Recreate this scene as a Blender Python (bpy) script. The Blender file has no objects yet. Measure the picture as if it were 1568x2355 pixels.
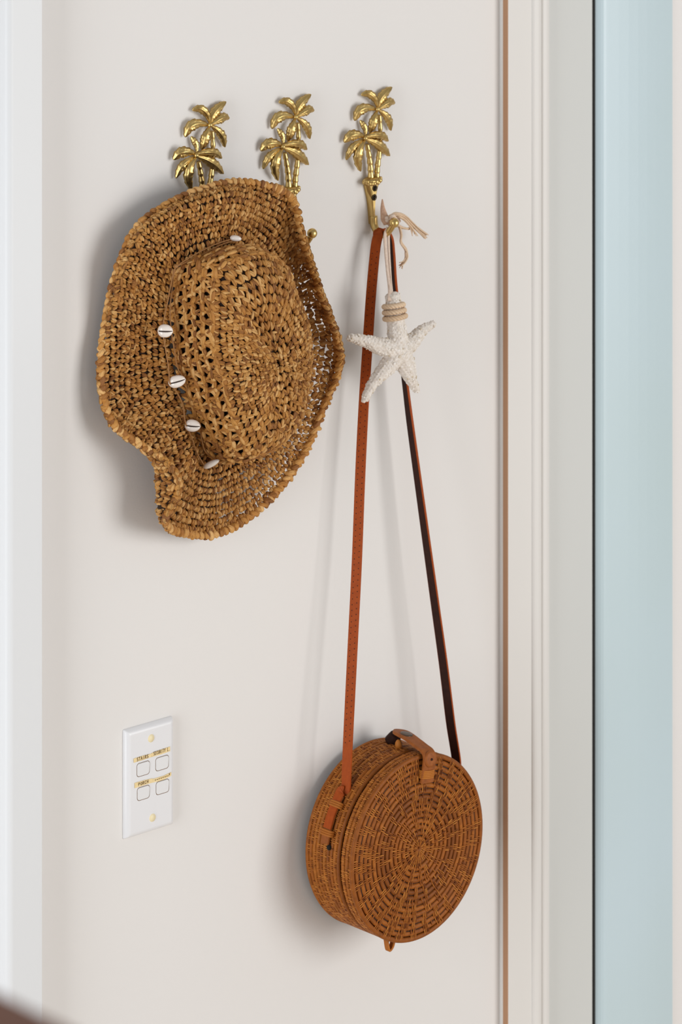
import bpy, math, random
import numpy as np
from mathutils import Vector, Matrix
random.seed(7); rng = np.random.default_rng(11)
scene = bpy.context.scene
COL = scene.collection
# ------------------------------------------------------------------ camera
# The wall lies in the plane y = 0 and faces -y; x runs along it, z is up.
FPX, TH, Z0, CAMH, HOR = 7650.0, math.radians(43.0), 3.726, 2.31, -835.0
FW = Vector((math.sin(TH), math.cos(TH), 0)); RT = Vector((math.cos(TH), -math.sin(TH), 0)); UP = Vector((0, 0, 1))
CAM = Vector((-Z0*math.sin(TH), -Z0*math.cos(TH), CAMH))
cd = bpy.data.cameras.new('camera'); cam = bpy.data.objects.new('camera', cd); COL.objects.link(cam)
cam.location = CAM; cam.rotation_euler = (math.pi/2, 0, -TH)
cd.sensor_fit = 'VERTICAL'; cd.sensor_height = 36.0; cd.sensor_width = 24.0
cd.lens = FPX/2355*36.0; cd.shift_y = -(1177.5-HOR)/2355
cd.clip_start = 0.05; cd.clip_end = 50
cd.dof.use_dof = True; cd.dof.focus_distance = 3.55; cd.dof.aperture_fstop = 7.5
scene.camera = cam
# ------------------------------------------------------------------ world and lights
def lin(c):
    return tuple(((v/255)/12.92 if v/255 <= .04045 else ((v/255+.055)/1.055)**2.4) for v in c) + (1.0,)
wd = bpy.data.worlds.new('world'); scene.world = wd; wd.use_nodes = True
bg = wd.node_tree.nodes['Background']; bg.inputs[0].default_value = (1.0, .99, .978, 1); bg.inputs[1].default_value = .47
def area(name, loc, aim, sx, sy, power, color):
    d = bpy.data.lights.new(name, 'AREA'); d.shape = 'RECTANGLE'; d.size = sx; d.size_y = sy; d.energy = power; d.color = color
    o = bpy.data.objects.new(name, d); COL.objects.link(o); o.location = loc
    o.rotation_euler = (Vector(aim)-Vector(loc)).to_track_quat('-Z', 'Y').to_euler(); return o
area('window_daylight', (2.0, -4.8, 1.8), (0, 0, 1.5), 2.7, 2.8, 205, (1.0, .99, .975))
area('doorway_daylight', (-2.5, -.62, 1.3), (-.4, 0, 1.3), .7, 2.4, 46, (.92, .96, 1.0))
vs = scene.view_settings; vs.view_transform = 'Standard'; vs.look = 'None'; vs.exposure = -0.41; vs.gamma = 1.0; vs.use_curve_mapping = False

# ------------------------------------------------------------------ helpers
def P(px, py, t=0.0):
    """world point seen at a photo pixel, t metres in front of the wall"""
    d = FW + RT*((px-784)/FPX) - UP*((py-HOR)/FPX)
    k = (-t-CAM.y)/d.y
    return CAM + d*k
def X(px, t=0.0): return P(px, 1177, t).x
def obj_from(name, V, F, mats, parent=None, origin=(0, 0, 0), smooth=True, mi=None, col=None, uv=None):
    me = bpy.data.meshes.new(name)
    V = np.asarray(V, dtype=np.float64).reshape(-1, 3) - np.array(tuple(origin))
    if isinstance(F, tuple):                       # (flat loop array, loop totals)
        lv, tot = F
    else:
        tot = np.array([len(f) for f in F], dtype=np.int32)
        lv = np.fromiter((i for f in F for i in f), dtype=np.int32)
    me.vertices.add(len(V)); me.vertices.foreach_set('co', V.astype(np.float32).ravel())
    me.loops.add(len(lv)); me.loops.foreach_set('vertex_index', np.asarray(lv, dtype=np.int32))
    me.polygons.add(len(tot)); st = np.concatenate(([0], np.cumsum(tot)[:-1])).astype(np.int32)
    me.polygons.foreach_set('loop_start', st)
    me.polygons.foreach_set('use_smooth', np.full(len(tot), bool(smooth)))
    for m in (mats if isinstance(mats, (list, tuple)) else [mats]): me.materials.append(m)
    if mi is not None: me.polygons.foreach_set('material_index', np.asarray(mi, dtype=np.int32))
    if uv is not None:
        l = me.uv_layers.new(name='UVMap'); l.data.foreach_set('uv', np.asarray(uv, dtype=np.float32)[lv].ravel())
    if col is not None:
        a = me.color_attributes.new('tint', 'FLOAT_COLOR', 'POINT'); a.data.foreach_set('color', np.asarray(col, dtype=np.float32).ravel())
    me.update(calc_edges=True); me.validate()
    o = bpy.data.objects.new(name, me); COL.objects.link(o)
    if parent is not None: o.parent = parent
    else: o.location = origin
    return o
def thing(name, label, cat, loc, group=None):
    o = bpy.data.objects.new(name, None); COL.objects.link(o); o.location = loc; o.empty_display_size = .02
    o['label'] = label; o['category'] = cat
    if group: o['group'] = group
    return o
def copy_tree(o, parent=None):
    c = o.copy(); COL.objects.link(c); c.parent = parent
    for ch in list(o.children): copy_tree(ch, c)
    return c
def bez(pts, n):
    """Catmull-Rom through points"""
    p = [np.array(tuple(q), float) for q in pts]; p = [2*p[0]-p[1]] + p + [2*p[-1]-p[-2]]
    out = []; m = len(p)-3
    for i in range(n):
        u = i/(n-1)*m; k = min(int(u), m-1); f = u-k; a, b, c, d = p[k:k+4]
        out.append(.5*((2*b)+(c-a)*f+(2*a-5*b+4*c-d)*f*f+(3*b-a-3*c+d)*f**3))
    return np.array(out)
def tube(path, rad, seg=8, caps=True, closed=False, hint=(0, 0, 1), sx=1.0):
    path = np.asarray(path, float); n = len(path); rad = np.broadcast_to(np.asarray(rad, float), (n,))
    T = (np.roll(path, -1, 0)-np.roll(path, 1, 0)) if closed else np.gradient(path, axis=0)
    T /= np.linalg.norm(T, axis=1)[:, None]+1e-12
    V = []; ref = np.array(hint, float); nrm = None
    for i in range(n):
        v = ref if nrm is None else nrm
        v = v-T[i]*v.dot(T[i])
        if np.linalg.norm(v) < 1e-6: v = np.cross(T[i], (1, .3, .2))
        nrm = v/np.linalg.norm(v); b = np.cross(T[i], nrm)
        for k in range(seg):
            a = 2*math.pi*k/seg; V.append(path[i]+rad[i]*(math.cos(a)*nrm*sx+math.sin(a)*b))
    F = []
    for i in range(n if closed else n-1):
        j = (i+1) % n
        for k in range(seg): F.append((i*seg+k, i*seg+(k+1) % seg, j*seg+(k+1) % seg, j*seg+k))
    if caps and not closed: F += [tuple(range(seg))[::-1], tuple((n-1)*seg+k for k in range(seg))]
    return V, F
def loft(rings, caps=True):
    n = len(rings[0]); V = [v for r in rings for v in r]; F = []
    for i in range(len(rings)-1):
        for k in range(n): F.append((i*n+k, i*n+(k+1) % n, (i+1)*n+(k+1) % n, (i+1)*n+k))
    if caps: F += [tuple(range(n))[::-1], tuple((len(rings)-1)*n+k for k in range(n))]
    return V, F
def merge(parts):
    V = []; F = []
    for v, f in parts:
        o = len(V); V += [tuple(q) for q in v]; F += [tuple(i+o for i in q) for q in f]
    return V, F
def extrude(profile, z0, z1):
    return loft([[(x, y, z0) for x, y in profile], [(x, y, z1) for x, y in profile]])
def box(a, b):
    (x0, y0, z0), (x1, y1, z1) = a, b
    return extrude([(x0, y0), (x1, y0), (x1, y1), (x0, y1)], z0, z1)
def sphere(c, r, n=16, m=10, scale=(1, 1, 1)):
    V = [(c[0], c[1], c[2]+r*scale[2])]; F = []
    for j in range(1, m):
        for k in range(n):
            a = math.pi*j/m; b = 2*math.pi*k/n
            V.append((c[0]+r*scale[0]*math.sin(a)*math.cos(b), c[1]+r*scale[1]*math.sin(a)*math.sin(b), c[2]+r*scale[2]*math.cos(a)))
    V.append((c[0], c[1], c[2]-r*scale[2])); e = len(V)-1
    for k in range(n): F.append((0, 1+k, 1+(k+1) % n)); F.append((e, e-1-k, e-1-(k+1) % n))
    for j in range(m-2):
        for k in range(n): F.append((1+j*n+k, 1+(j+1)*n+k, 1+(j+1)*n+(k+1) % n, 1+j*n+(k+1) % n))
    return V, F
# a little rounded chunk (one strand of raffia or rattan) stamped many times into one mesh
def lump_template(xs, rs, seg):
    V = [(-.5, 0, 0)]
    for x, r in zip(xs, rs):
        for k in range(seg):
            a = 2*math.pi*k/seg; c, s = math.cos(a), math.sin(a)
            V.append((x, .5*r*math.copysign(abs(c)**.66, c), .5*r*math.copysign(abs(s)**.66, s)))
    V.append((.5, 0, 0)); e = len(V)-1; F = []
    uv = [(0, .5)]+[(x+.5, k/seg) for x in xs for k in range(seg)]+[(1, .5)]
    for k in range(seg):
        F.append((0, 1+(k+1) % seg, 1+k)); F.append((e, e-seg+k, e-seg+(k+1) % seg))
    for i in range(len(xs)-1):
        for k in range(seg): F.append((1+i*seg+k, 1+i*seg+(k+1) % seg, 1+(i+1)*seg+(k+1) % seg, 1+(i+1)*seg+k))
    return np.array(V), F, np.array(uv)
def stamp(tmpl, C, EX, EY, EZ, S, taper=None, bend=None):
    """C centres, EX/EY/EZ unit frames, S (n,3) sizes"""
    TV, TF, TU = tmpl; n = len(C); m = len(TV)
    x = np.broadcast_to(TV[None, :, 0], (n, m)).copy(); y = np.broadcast_to(TV[None, :, 1], (n, m)).copy(); z = np.broadcast_to(TV[None, :, 2], (n, m)).copy()
    if taper is not None: y *= 1+taper[:, None]*x; z *= 1+.5*taper[:, None]*x
    if bend is not None: z -= bend[:, None]*x*x
    V = C[:, None, :]+(x*S[:, :1])[..., None]*EX[:, None, :]+(y*S[:, 1:2])[..., None]*EY[:, None, :]+(z*S[:, 2:3])[..., None]*EZ[:, None, :]
    tot = np.array([len(f) for f in TF], dtype=np.int32); lv = np.array([i for f in TF for i in f], dtype=np.int32)
    LV = (lv[None, :]+(np.arange(n)*m)[:, None]).ravel(); TT = np.tile(tot, n)
    uv = np.broadcast_to(TU[None], (n, m, 2)).copy(); uv += rng.random((n, 1, 2))*40
    t = rng.random(n); t2 = rng.random(n)
    col = np.zeros((n, m, 4)); col[..., 0] = t[:, None]; col[..., 1] = t2[:, None]; col[..., 3] = 1
    return V.reshape(-1, 3), (LV, TT), uv.reshape(-1, 2), col.reshape(-1, 4)
def unit(v): return v/(np.linalg.norm(v, axis=-1, keepdims=True)+1e-12)

# ------------------------------------------------------------------ materials
def mat(name, color, rough=.5, metal=0.0, coat=0.0, spec=.5, noise=None, bump=None, tint=None, sheen=0.0):
    """noise=(scale, colour2, amount), bump=(scale, strength, dist), tint=(dark, light) read from the per-piece attribute"""
    m = bpy.data.materials.new(name); m.use_nodes = True; nt = m.node_tree; b = nt.nodes['Principled BSDF']
    b.inputs['Base Color'].default_value = lin(color); b.inputs['Roughness'].default_value = rough; b.inputs['Metallic'].default_value = metal
    b.inputs['Coat Weight'].default_value = coat; b.inputs['Coat Roughness'].default_value = .12; b.inputs['Specular IOR Level'].default_value = spec
    if sheen: b.inputs['Sheen Weight'].default_value = sheen
    tc = nt.nodes.new('ShaderNodeTexCoord'); cur = None
    if tint:
        at = nt.nodes.new('ShaderNodeAttribute'); at.attribute_name = 'tint'
        sp = nt.nodes.new('ShaderNodeSeparateColor'); nt.links.new(at.outputs['Color'], sp.inputs[0])
        rp = nt.nodes.new('ShaderNodeValToRGB'); nt.links.new(sp.outputs[0], rp.inputs[0]); e = rp.color_ramp.elements
        e[0].color = lin(tint[0]); e[1].color = lin(tint[-1])
        for i, c in enumerate(tint[1:-1]): q = e.new((i+1)/(len(tint)-1)); q.color = lin(c)
        cur = rp.outputs[0]
    if noise:
        nz = nt.nodes.new('ShaderNodeTexNoise'); nz.inputs['Scale'].default_value = noise[0]; nz.inputs['Detail'].default_value = 5
        nt.links.new(tc.outputs['Object'], nz.inputs['Vector'])
        mr = nt.nodes.new('ShaderNodeMapRange'); mr.inputs[1].default_value = .35; mr.inputs[2].default_value = .7; mr.inputs[4].default_value = noise[2]
        nt.links.new(nz.outputs[0], mr.inputs[0])
        mx = nt.nodes.new('ShaderNodeMix'); mx.data_type = 'RGBA'; nt.links.new(mr.outputs[0], mx.inputs[0])
        if cur is not None: nt.links.new(cur, mx.inputs[6])
        else: mx.inputs[6].default_value = lin(color)
        mx.inputs[7].default_value = lin(noise[1]); cur = mx.outputs[2]
    if cur is not None: nt.links.new(cur, b.inputs['Base Color'])
    if bump:
        nz = nt.nodes.new('ShaderNodeTexNoise'); nz.inputs['Scale'].default_value = bump[0]; nz.inputs['Detail'].default_value = 4
        if len(bump) > 3:                          # fibre grain along each strand
            mp = nt.nodes.new('ShaderNodeMapping'); mp.inputs['Scale'].default_value = bump[3]; nt.links.new(tc.outputs['UV'], mp.inputs[0]); nt.links.new(mp.outputs[0], nz.inputs['Vector'])
        else: nt.links.new(tc.outputs['Object'], nz.inputs['Vector'])
        bp = nt.nodes.new('ShaderNodeBump'); bp.inputs['Strength'].default_value = bump[1]; bp.inputs['Distance'].default_value = bump[2]
        nt.links.new(nz.outputs[0], bp.inputs['Height']); nt.links.new(bp.outputs[0], b.inputs['Normal'])
    return m
M = {}
M['wall'] = mat('wall_paint', (226, 223, 220), .62, bump=(420, .10, .0006), noise=(1.2, (224, 222, 221), .6))
M['trim'] = mat('gloss_trim_paint', (221, 223, 225), .42, spec=.35, coat=.08)
M['frame'] = mat('satin_frame_paint', (222, 219, 215), .5)
M['jamb'] = mat('jamb_paint', (208, 209, 206), .5, noise=(3, (203, 205, 203), .6))
M['gap_shade'] = mat('brown_gap_shade', (176, 134, 102), .7)  # shade of the gap beside the architrave, put into the colour
M['gap'] = mat('black_seal', (14, 11, 8), .9)
M['door'] = mat('pale_blue_door', (196, 214, 222), .35, noise=(2.0, (190, 208, 210), .7))
M['doorwhite'] = mat('door_white_paint', (228, 225, 223), .5)
M['floor'] = mat('floor_boards', (205, 190, 172), .45, noise=(6, (190, 172, 150), .6))
M['wood'] = mat('brown_wood', (142, 80, 42), .4, noise=(14, (112, 58, 28), .7))
M['brass'] = mat('brushed_brass', (222, 192, 126), .36, metal=1.0, noise=(160, (176, 140, 78), .6), bump=(240, .3, .0008))
M['brass_plain'] = mat('polished_brass', (218, 188, 122), .30, metal=1.0, noise=(90, (186, 150, 86), .4))
M['screw'] = mat('dark_screw', (58, 46, 30), .38, metal=.9)
M['dark'] = mat('dark_recess', (16, 12, 9), .9)
M['raffia'] = mat('raffia', (186, 130, 70), .62, tint=((132, 80, 30), (180, 120, 50), (202, 144, 70), (228, 180, 114)), bump=(1.0, 1.0, .0028, (1.3, 8.0, 1)))
M['hat_shade'] = mat('raffia_gap_shade', (46, 25, 11), .9, noise=(220, (28, 15, 7), .8))  # near-black brown, painted shade for the gaps and hollow of the hat
M['cord'] = mat('waxed_cord', (150, 104, 56), .6)
M['shell'] = mat('cowrie_shell', (236, 228, 220), .25, coat=.3, noise=(180, (222, 208, 194), .5))
M['slit'] = mat('shell_slit', (52, 34, 24), .6)
M['rattan'] = mat('rattan_coil', (160, 98, 40), .55, spec=.25, tint=((126, 68, 18), (160, 90, 27), (176, 106, 36)), noise=(160, (98, 50, 13), .55), bump=(300, .5, .0004))
M['thread'] = mat('rattan_binding', (168, 108, 48), .55, spec=.25, tint=((106, 52, 13), (154, 86, 27), (174, 104, 37), (194, 126, 54)))
M['core'] = mat('bag_core', (62, 32, 12), .8)
M['leather'] = mat('tan_leather', (162, 71, 16), .6, spec=.2, noise=(260, (138, 55, 10), .5), bump=(900, .2, .0003))
M['leather_in'] = mat('dark_leather_back', (52, 23, 13), .7, spec=.2, noise=(200, (30, 13, 8), .6))
M['leather_old'] = mat('brown_leather_tab', (156, 88, 36), .55, spec=.25, noise=(200, (118, 62, 24), .6), bump=(700, .25, .0003))
M['snap'] = mat('snap_button', (92, 76, 64), .35, metal=.6)
M['star'] = mat('whitewashed_starfish', (236, 229, 222), .75, noise=(420, (186, 168, 140), .5), bump=(700, .6, .0010))
M['stud'] = mat('starfish_bump', (218, 210, 199), .75, tint=((190, 168, 132), (234, 226, 216), (240, 234, 227), (242, 237, 231)))
M['jute'] = mat('jute_rope', (214, 184, 150), .8, tint=((190, 156, 118), (226, 200, 170)))
M['cotton'] = mat('cotton_cord', (226, 206, 190), .85, noise=(500, (204, 178, 156), .6))
M['jute_tail'] = mat('frayed_cotton', (226, 200, 172), .9, noise=(500, (206, 176, 142), .6))
M['pinkish'] = mat('stiff_cord_end', (204, 168, 142), .85, noise=(500, (180, 138, 112), .7), bump=(600, .4, .0006))
M['plate'] = mat('switch_plastic', (226, 226, 228), .35, coat=.1)
M['rocker'] = mat('rocker_plastic', (226, 226, 227), .3)
M['tape'] = mat('masking_tape', (238, 216, 166), .7, noise=(240, (226, 196, 134), .6))
M['ink'] = mat('ink', (108, 76, 36), .8)
M['cap'] = mat('cream_screw_cap', (236, 222, 182), .5)

# ------------------------------------------------------------------ the setting
def structure(name, vf, m, label=None, parent=None, smooth=False):
    o = obj_from(name, vf[0], vf[1], m, parent, (0, 0, 0), smooth)
    if parent is None:
        o['kind'] = 'structure'
    if label: o['label'] = label
    return o
ZT = 2.75
XL = X(100); XR = X(1150)
structure('wall_back', box((-1.6, 0, 0), (X(1420), .12, ZT)), M['wall'], 'off white painted wall carrying the palm hooks')
structure('floor', box((-3.6, -4.0, -.05), (2.4, .12, 0)), M['floor'], 'brown boarded floor below the wall')
# left: glossy door lining with a rounded corner
t = .022; r = .008; xr = X(100, t); xl = X(17, t-.0024)
pr = [(xr, 0), (xr, -t+.004)]
pr += [(xr-.002, -t)]
cxx = xl+r*.7
for k in range(25):
    a = math.pi/2*k/24
    pr.append((cxx-r*math.sin(a), -t+r-r*math.cos(a)))
pr += [(cxx-r, 0)]
# thin step where the lining meets the wall
structure('trim_1', extrude(pr, .0, ZT), M['trim'], 'glossy white door lining with rounded corner at the left edge', smooth=False)
# right: moulded architrave
ta = .0135
def xp(px, tt): return X(px, tt)
pr = [(xp(1168, ta), 0), (xp(1168, ta), -ta), (xp(1222, ta), -ta)]
x0, x1 = xp(1222, ta), xp(1262, ta)
for k in range(1, 9): a = math.pi*k/8; pr.append((x0+(x1-x0)*.27*(1-math.cos(a)), -ta-.004*math.sin(a)))
for k in range(1, 9): a = math.pi*k/8; pr.append((x0+(x1-x0)*(.54+.23*(1-math.cos(a))), -ta-.003*math.sin(a)))
pr += [(x1, 0)]
arch = structure('trim_2', extrude(pr, 0, ZT), M['frame'], 'moulded white architrave to the right of the bag')
structure('gap_shade_strip', extrude([(xp(1168, ta)-.0003, -.0055), (xp(1168, ta)-.0006, -ta+.0004), (xp(1168, ta)+.0001, -ta-.0001), (xp(1168, ta)+.0001, -.0055)], 0, ZT), M['gap_shade'], 'brown strip painted as shade along the edge', arch)  # added strip, its brown paints the shaded gap between wall and architrave
tj = .009
structure('trim_3', extrude([(x1, 0), (x1, -tj), (xp(1361.5, tj), -tj), (xp(1361.5, tj), 0)], 0, ZT), M['jamb'], 'flat grey white door jamb beside the black gap')
structure('trim_4', extrude([(xp(1361.5, tj)+.0001, 0), (xp(1361.5, tj)+.0001, -tj+.0006), (xp(1368.5, tj), -tj+.0006), (xp(1368.5, tj), 0)], 0, ZT), M['gap'], 'black seal strip between jamb and pale blue door')
# pale blue door stile with a rounded edge, and the white panel beside it
td = .016; xa = xp(1368.5, tj); xb = xp(1546, td)
pr = [(xa+.0002, .03), (xa+.0002, -.001)]
for k in range(1, 8):
    a = math.pi/2*k/7; pr.append((xa+.016*(1-math.cos(a)), -.001-(td-.001)*math.sin(a)))
for k in range(1, 7): u = k/7; pr.append((xa+.016+(xb-xa-.016)*u, -td-.0035*math.sin(math.pi*u)))
pr += [(xb, -td), (xb, .03)]
door = structure('door_1', extrude(pr, .0, ZT-.3), M['door'], 'pale blue door with rounded edge at the right')
structure('panel', extrude([(xb+.0002, .03), (xb+.0002, -td+.002), (xb+.35, -td+.002), (xb+.35, .03)], .0, ZT-.3), M['doorwhite'], 'off white panel', door)
# tall wooden cabinet in the foreground, only its top corner reaches into view
cz_ = 1.3; cq = CAM+FW*cz_+RT*((60-784)/FPX*cz_); cbx, cby = cq.x, cq.y; ch = CAMH-(2316-HOR)/FPX*cz_
cab = thing('wooden_cabinet', 'blurred brown wooden cabinet corner in the bottom left foreground', 'cabinet', (cbx-.1, cby-.09, 0))
def cpart(name, a, b):
    V, F = box(a, b); return obj_from(name, V, F, M['wood'], cab, cab.location, False)
y0, y1, xd = cby-.28, cby+.10, cbx-.20
cpart('top', (xd, y0, ch-.025), (cbx, y1, ch))
cpart('side_panel', (xd+.01, y0+.01, 0), (cbx-.012, y0+.028, ch-.025))
cpart('side_panel', (xd+.01, y1-.028, 0), (cbx-.012, y1-.01, ch-.025))
cpart('back_panel', (xd+.01, y0+.028, .02), (xd+.022, y1-.028, ch-.025))
cpart('plinth', (xd+.022, y0+.028, 0), (cbx-.03, y1-.028, .08))
dd = cpart('cabinet_door', (cbx-.03, y0+.030, .085), (cbx-.012, y1-.030, ch-.03))
V, F = sphere((cbx-.001, y0+.06, ch*.55), .012); obj_from('knob', V, F, M['brass_plain'], dd, cab.location)

# ------------------------------------------------------------------ palm hooks
HP = lambda zx, zy, t: P(770+zx/6.365, 190+zy/6.365, t)      # traced on the right-hand hook
H0 = HP(560, 2000, 0.0)
hook = thing('wall_hook', 'brass twin palm tree hook holding the bag strap, nearest the door frame', 'hook', H0, 'brass palm tree hooks on the wall')
def frond(pts, w, parent=hook):
    """pts: (zoom x, zoom y, t); w zoom units"""
    sp = bez([HP(a_, b_, c_*.66) for a_, b_, c_ in pts], 31); n = len(sp); T = unit(np.gradient(sp, axis=0))
    out = np.array((-.45, -.89, .05)); V = []; F = []; wm = w/6.365/2.0*.00175
    for i in range(n):
        u = i/(n-1); prof = min(1, .24+1.45*u)*math.sqrt(max(0, 1-u**2.8))*.95
        prof = max(prof, .10)
        inn = 0 < i < n-2
        sl = ((i*1.0) % 5)/5.0; sr = ((i+2.0) % 5)/5.0          # saw-toothed margins, veins running to the teeth
        wl = .56*wm*prof*(1.05-.22*sl*inn); wr = .56*wm*prof*(1.05-.22*sr*inn)
        nn = out-T[i]*out.dot(T[i]); nn /= np.linalg.norm(nn); s = np.cross(T[i], nn)
        c = sp[i]; th = .0018*prof; vl_ = .00055*prof*(sl-.4)*inn; vr_ = .00055*prof*(sr-.4)*inn
        V += [c-s*wl-nn*.0010, c-s*wl*.55+nn*(th*.70-vl_), c-s*wl*.12+nn*(th*.45), c+nn*(th*1.35), c+s*wr*.12+nn*(th*.45), c+s*wr*.55+nn*(th*.70-vr_), c+s*wr-nn*.0010, c-nn*.0014]
    m = 8
    for i in range(n-1):
        for k in range(m): F.append((i*m+k, i*m+(k+1) % m, (i+1)*m+(k+1) % m, (i+1)*m+k))
    F += [tuple(range(m))[::-1], tuple((n-1)*m+k for k in range(m))]
    return obj_from('frond', V, F, M['brass'], parent, H0, True)
for pts, w in [
    ([(632, 375, .010), (655, 270, .012), (730, 165, .012), (838, 66, .008)], 92),
    ([(625, 370, .011), (590, 245, .014), (500, 165, .013), (385, 178, .007)], 76),
    ([(640, 385, .012), (735, 325, .014), (815, 285, .012), (882, 300, .007)], 88),
    ([(610, 395, .011), (480, 370, .014), (360, 420, .013), (288, 560, .007)], 98),
    ([(640, 400, .013), (735, 470, .016), (800, 570, .013), (822, 705, .007)], 78),
    ([(620, 420, .014), (585, 520, .017), (555, 620, .016), (510, 738, .010)], 92),
    ([(450, 790, .014), (448, 690, .012), (415, 615, .010), (366, 550, .006)], 58),
    ([(440, 800, .015), (335, 765, .018), (225, 785, .015), (132, 876, .008)], 98),
    ([(430, 830, .014), (310, 905, .016), (230, 1000, .013), (166, 1135, .007)], 74),
    ([(445, 840, .017), (375, 960, .020), (340, 1120, .018), (378, 1300, .012)], 92),
    ([(445, 795, .018), (590, 770, .021), (705, 785, .018), (784, 858, .012)], 82),
    ([(450, 825, .018), (590, 880, .020), (705, 960, .017), (806, 1075, .010)], 92)]:
    frond(pts, w)
def trunk(pts, r0, r1, nseg):
    n = nseg*6+1; sp = bez([HP(a_, b_, c_*.72) for a_, b_, c_ in pts], n); rad = []
    for i in range(n):
        u = i/(n-1); f = (i % 6)/6
        rad.append((r0+(r1-r0)*u)*(.84+.26*f))
    V, F = tube(sp, rad, 12, hint=(1, 0, 0)); return obj_from('trunk', V, F, M['brass_plain'], hook, H0, True)
trunk([(650, 470, .009), (662, 700, .009), (650, 1000, .009), (622, 1230, .009), (606, 1410, .009)], .0026, .0037, 8)
trunk([(470, 900, .011), (497, 1060, .010), (518, 1230, .010), (525, 1410, .010)], .0028, .0038, 5)
# knot where the leaves of each crown meet
for cx_, cy_, t_ in ((625, 390, .0090), (446, 815, .0118)):
    V, F = sphere(HP(cx_, cy_, t_), .0028, 10, 8); obj_from('crown_knot', V, F, M['brass'], hook, H0)
# root collar: rugged ring
cc = HP(538, 1440, .007); parts = []
V, F = sphere(cc, 1.0, 28, 14, (.0125, .0085, .0050))
V = [(cc.x+(v[0]-cc.x)*(1+.07*math.sin(9*math.atan2(v[1]-cc.y, v[0]-cc.x))), min(-.0002, v[1]), v[2]+.0006*math.sin(11*math.atan2(v[1]-cc.y, v[0]-cc.x)+40*v[2])) for v in V]
parts.append((V, F))
for k in range(13):
    a = math.pi*(1.0+k/12.0); q = (cc.x+.0118*math.cos(a), cc.y+.0078*math.sin(a), cc.z+random.uniform(-.002, .0026))
    parts.append(sphere(q, random.uniform(.0020, .0030), 8, 6, (1, 1, 1.1)))
V, F = merge(parts); obj_from('root_collar', V, F, M['brass'], hook, H0, True)
# tapered back post
def sect(zx0, zx1, zy, d):
    a = HP(zx0, zy, .002); b = HP(zx1, zy, d); cx_ = (a.x+b.x)/2; w = (b.x-a.x); z = a.z
    h = w/2
    return [(cx_-h, 0.0, z), (cx_-h, -d*.45, z), (cx_-h*.72, -d*.88, z), (cx_-h*.45, -d, z), (cx_+h*.45, -d, z), (cx_+h*.72, -d*.88, z), (cx_+h, -d*.45, z), (cx_+h, 0.0, z)]
rings = [sect(430, 682, 1470, .0085), sect(438, 672, 1510, .0085), sect(455, 645, 1590, .0085), sect(478, 618, 1700, .0082), sect(490, 608, 1800, .008), sect(498, 600, 1900, .008), sect(506, 604, 2000, .0085), sect(512, 612, 2070, .009)]
V, F = loft(rings); post = obj_from('back_post', V, F, M['brass_plain'], hook, H0, False)
post.data.polygons.foreach_set('use_smooth', [False]*len(post.data.polygons))
for zx, zy, d in ((585, 1545, .0086), (576, 1680, .0083)):
    c = HP(zx, zy, d); V = []; F = []; n = 20
    V = [(c.x, -d-.0004, c.z)]
    for rr, dd in ((.0022, .0003), (.0030, .0009), (.0037, .0004), (.0038, -.0006)):
        V += [(c.x+rr*math.cos(2*math.pi*k/n), -d-dd, c.z+rr*math.sin(2*math.pi*k/n)) for k in range(n)]
    F = [(0, 1+k, 1+(k+1) % n) for k in range(n)]
    for j in range(3):
        for k in range(n): F.append((1+j*n+k, 1+(j+1)*n+k, 1+(j+1)*n+(k+1) % n, 1+j*n+(k+1) % n))
    sc = obj_from('screw', V, F, M['screw'], post, H0)
    sl = [box((c.x-.0022, -d-.0012, c.z-.0004), (c.x+.0022, -d-.0003, c.z+.0004)), box((c.x-.0004, -d-.0012, c.z-.0022), (c.x+.0004, -d-.0003, c.z+.0022))]
    V, F = merge(sl); obj_from('cross_slot', V, F, M['dark'], post, H0, False)
# hook arm and ball
zb = HP(565, 2110, .006).z; hx = HP(565, 2060, .005).x
HB = (hx, -.0385, zb+.0085)
arm = bez([(hx, -.0048, zb+.012), (hx, -.0060, zb+.002), (hx, -.0105, zb-.0045), (hx, -.018, zb-.0075), (hx, -.026, zb-.0055), (hx, -.033, zb+.001), (hx, -.0375, zb+.0065)], 30)
V, F = tube(arm, np.linspace(.0047, .0033, 30), 14, hint=(1, 0, 0)); armo = obj_from('hook_arm', V, F, M['brass_plain'], hook, H0)
V, F = sphere(HB, .0056, 24, 16); obj_from('ball_tip', V, F, M['brass_plain'], hook, H0)
SADDLE = Vector((hx, -.018, zb-.0075+.0042))
d1 = P(770+560/6.365-188, 190+2000/6.365+24, 0)-H0; d2 = P(770+560/6.365-385, 190+2000/6.365+48, 0)-H0
for dv, lab in ((Vector((d1.x, 0, (d1.z+d2.z/2)/2)), 'middle brass twin palm tree hook with its ball tip beside the hat brim'), (Vector((d2.x, 0, d2.z)), 'leftmost brass twin palm tree hook, half hidden by the straw hat')):
    c = copy_tree(hook); c.location = H0+dv; c['label'] = lab

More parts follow.
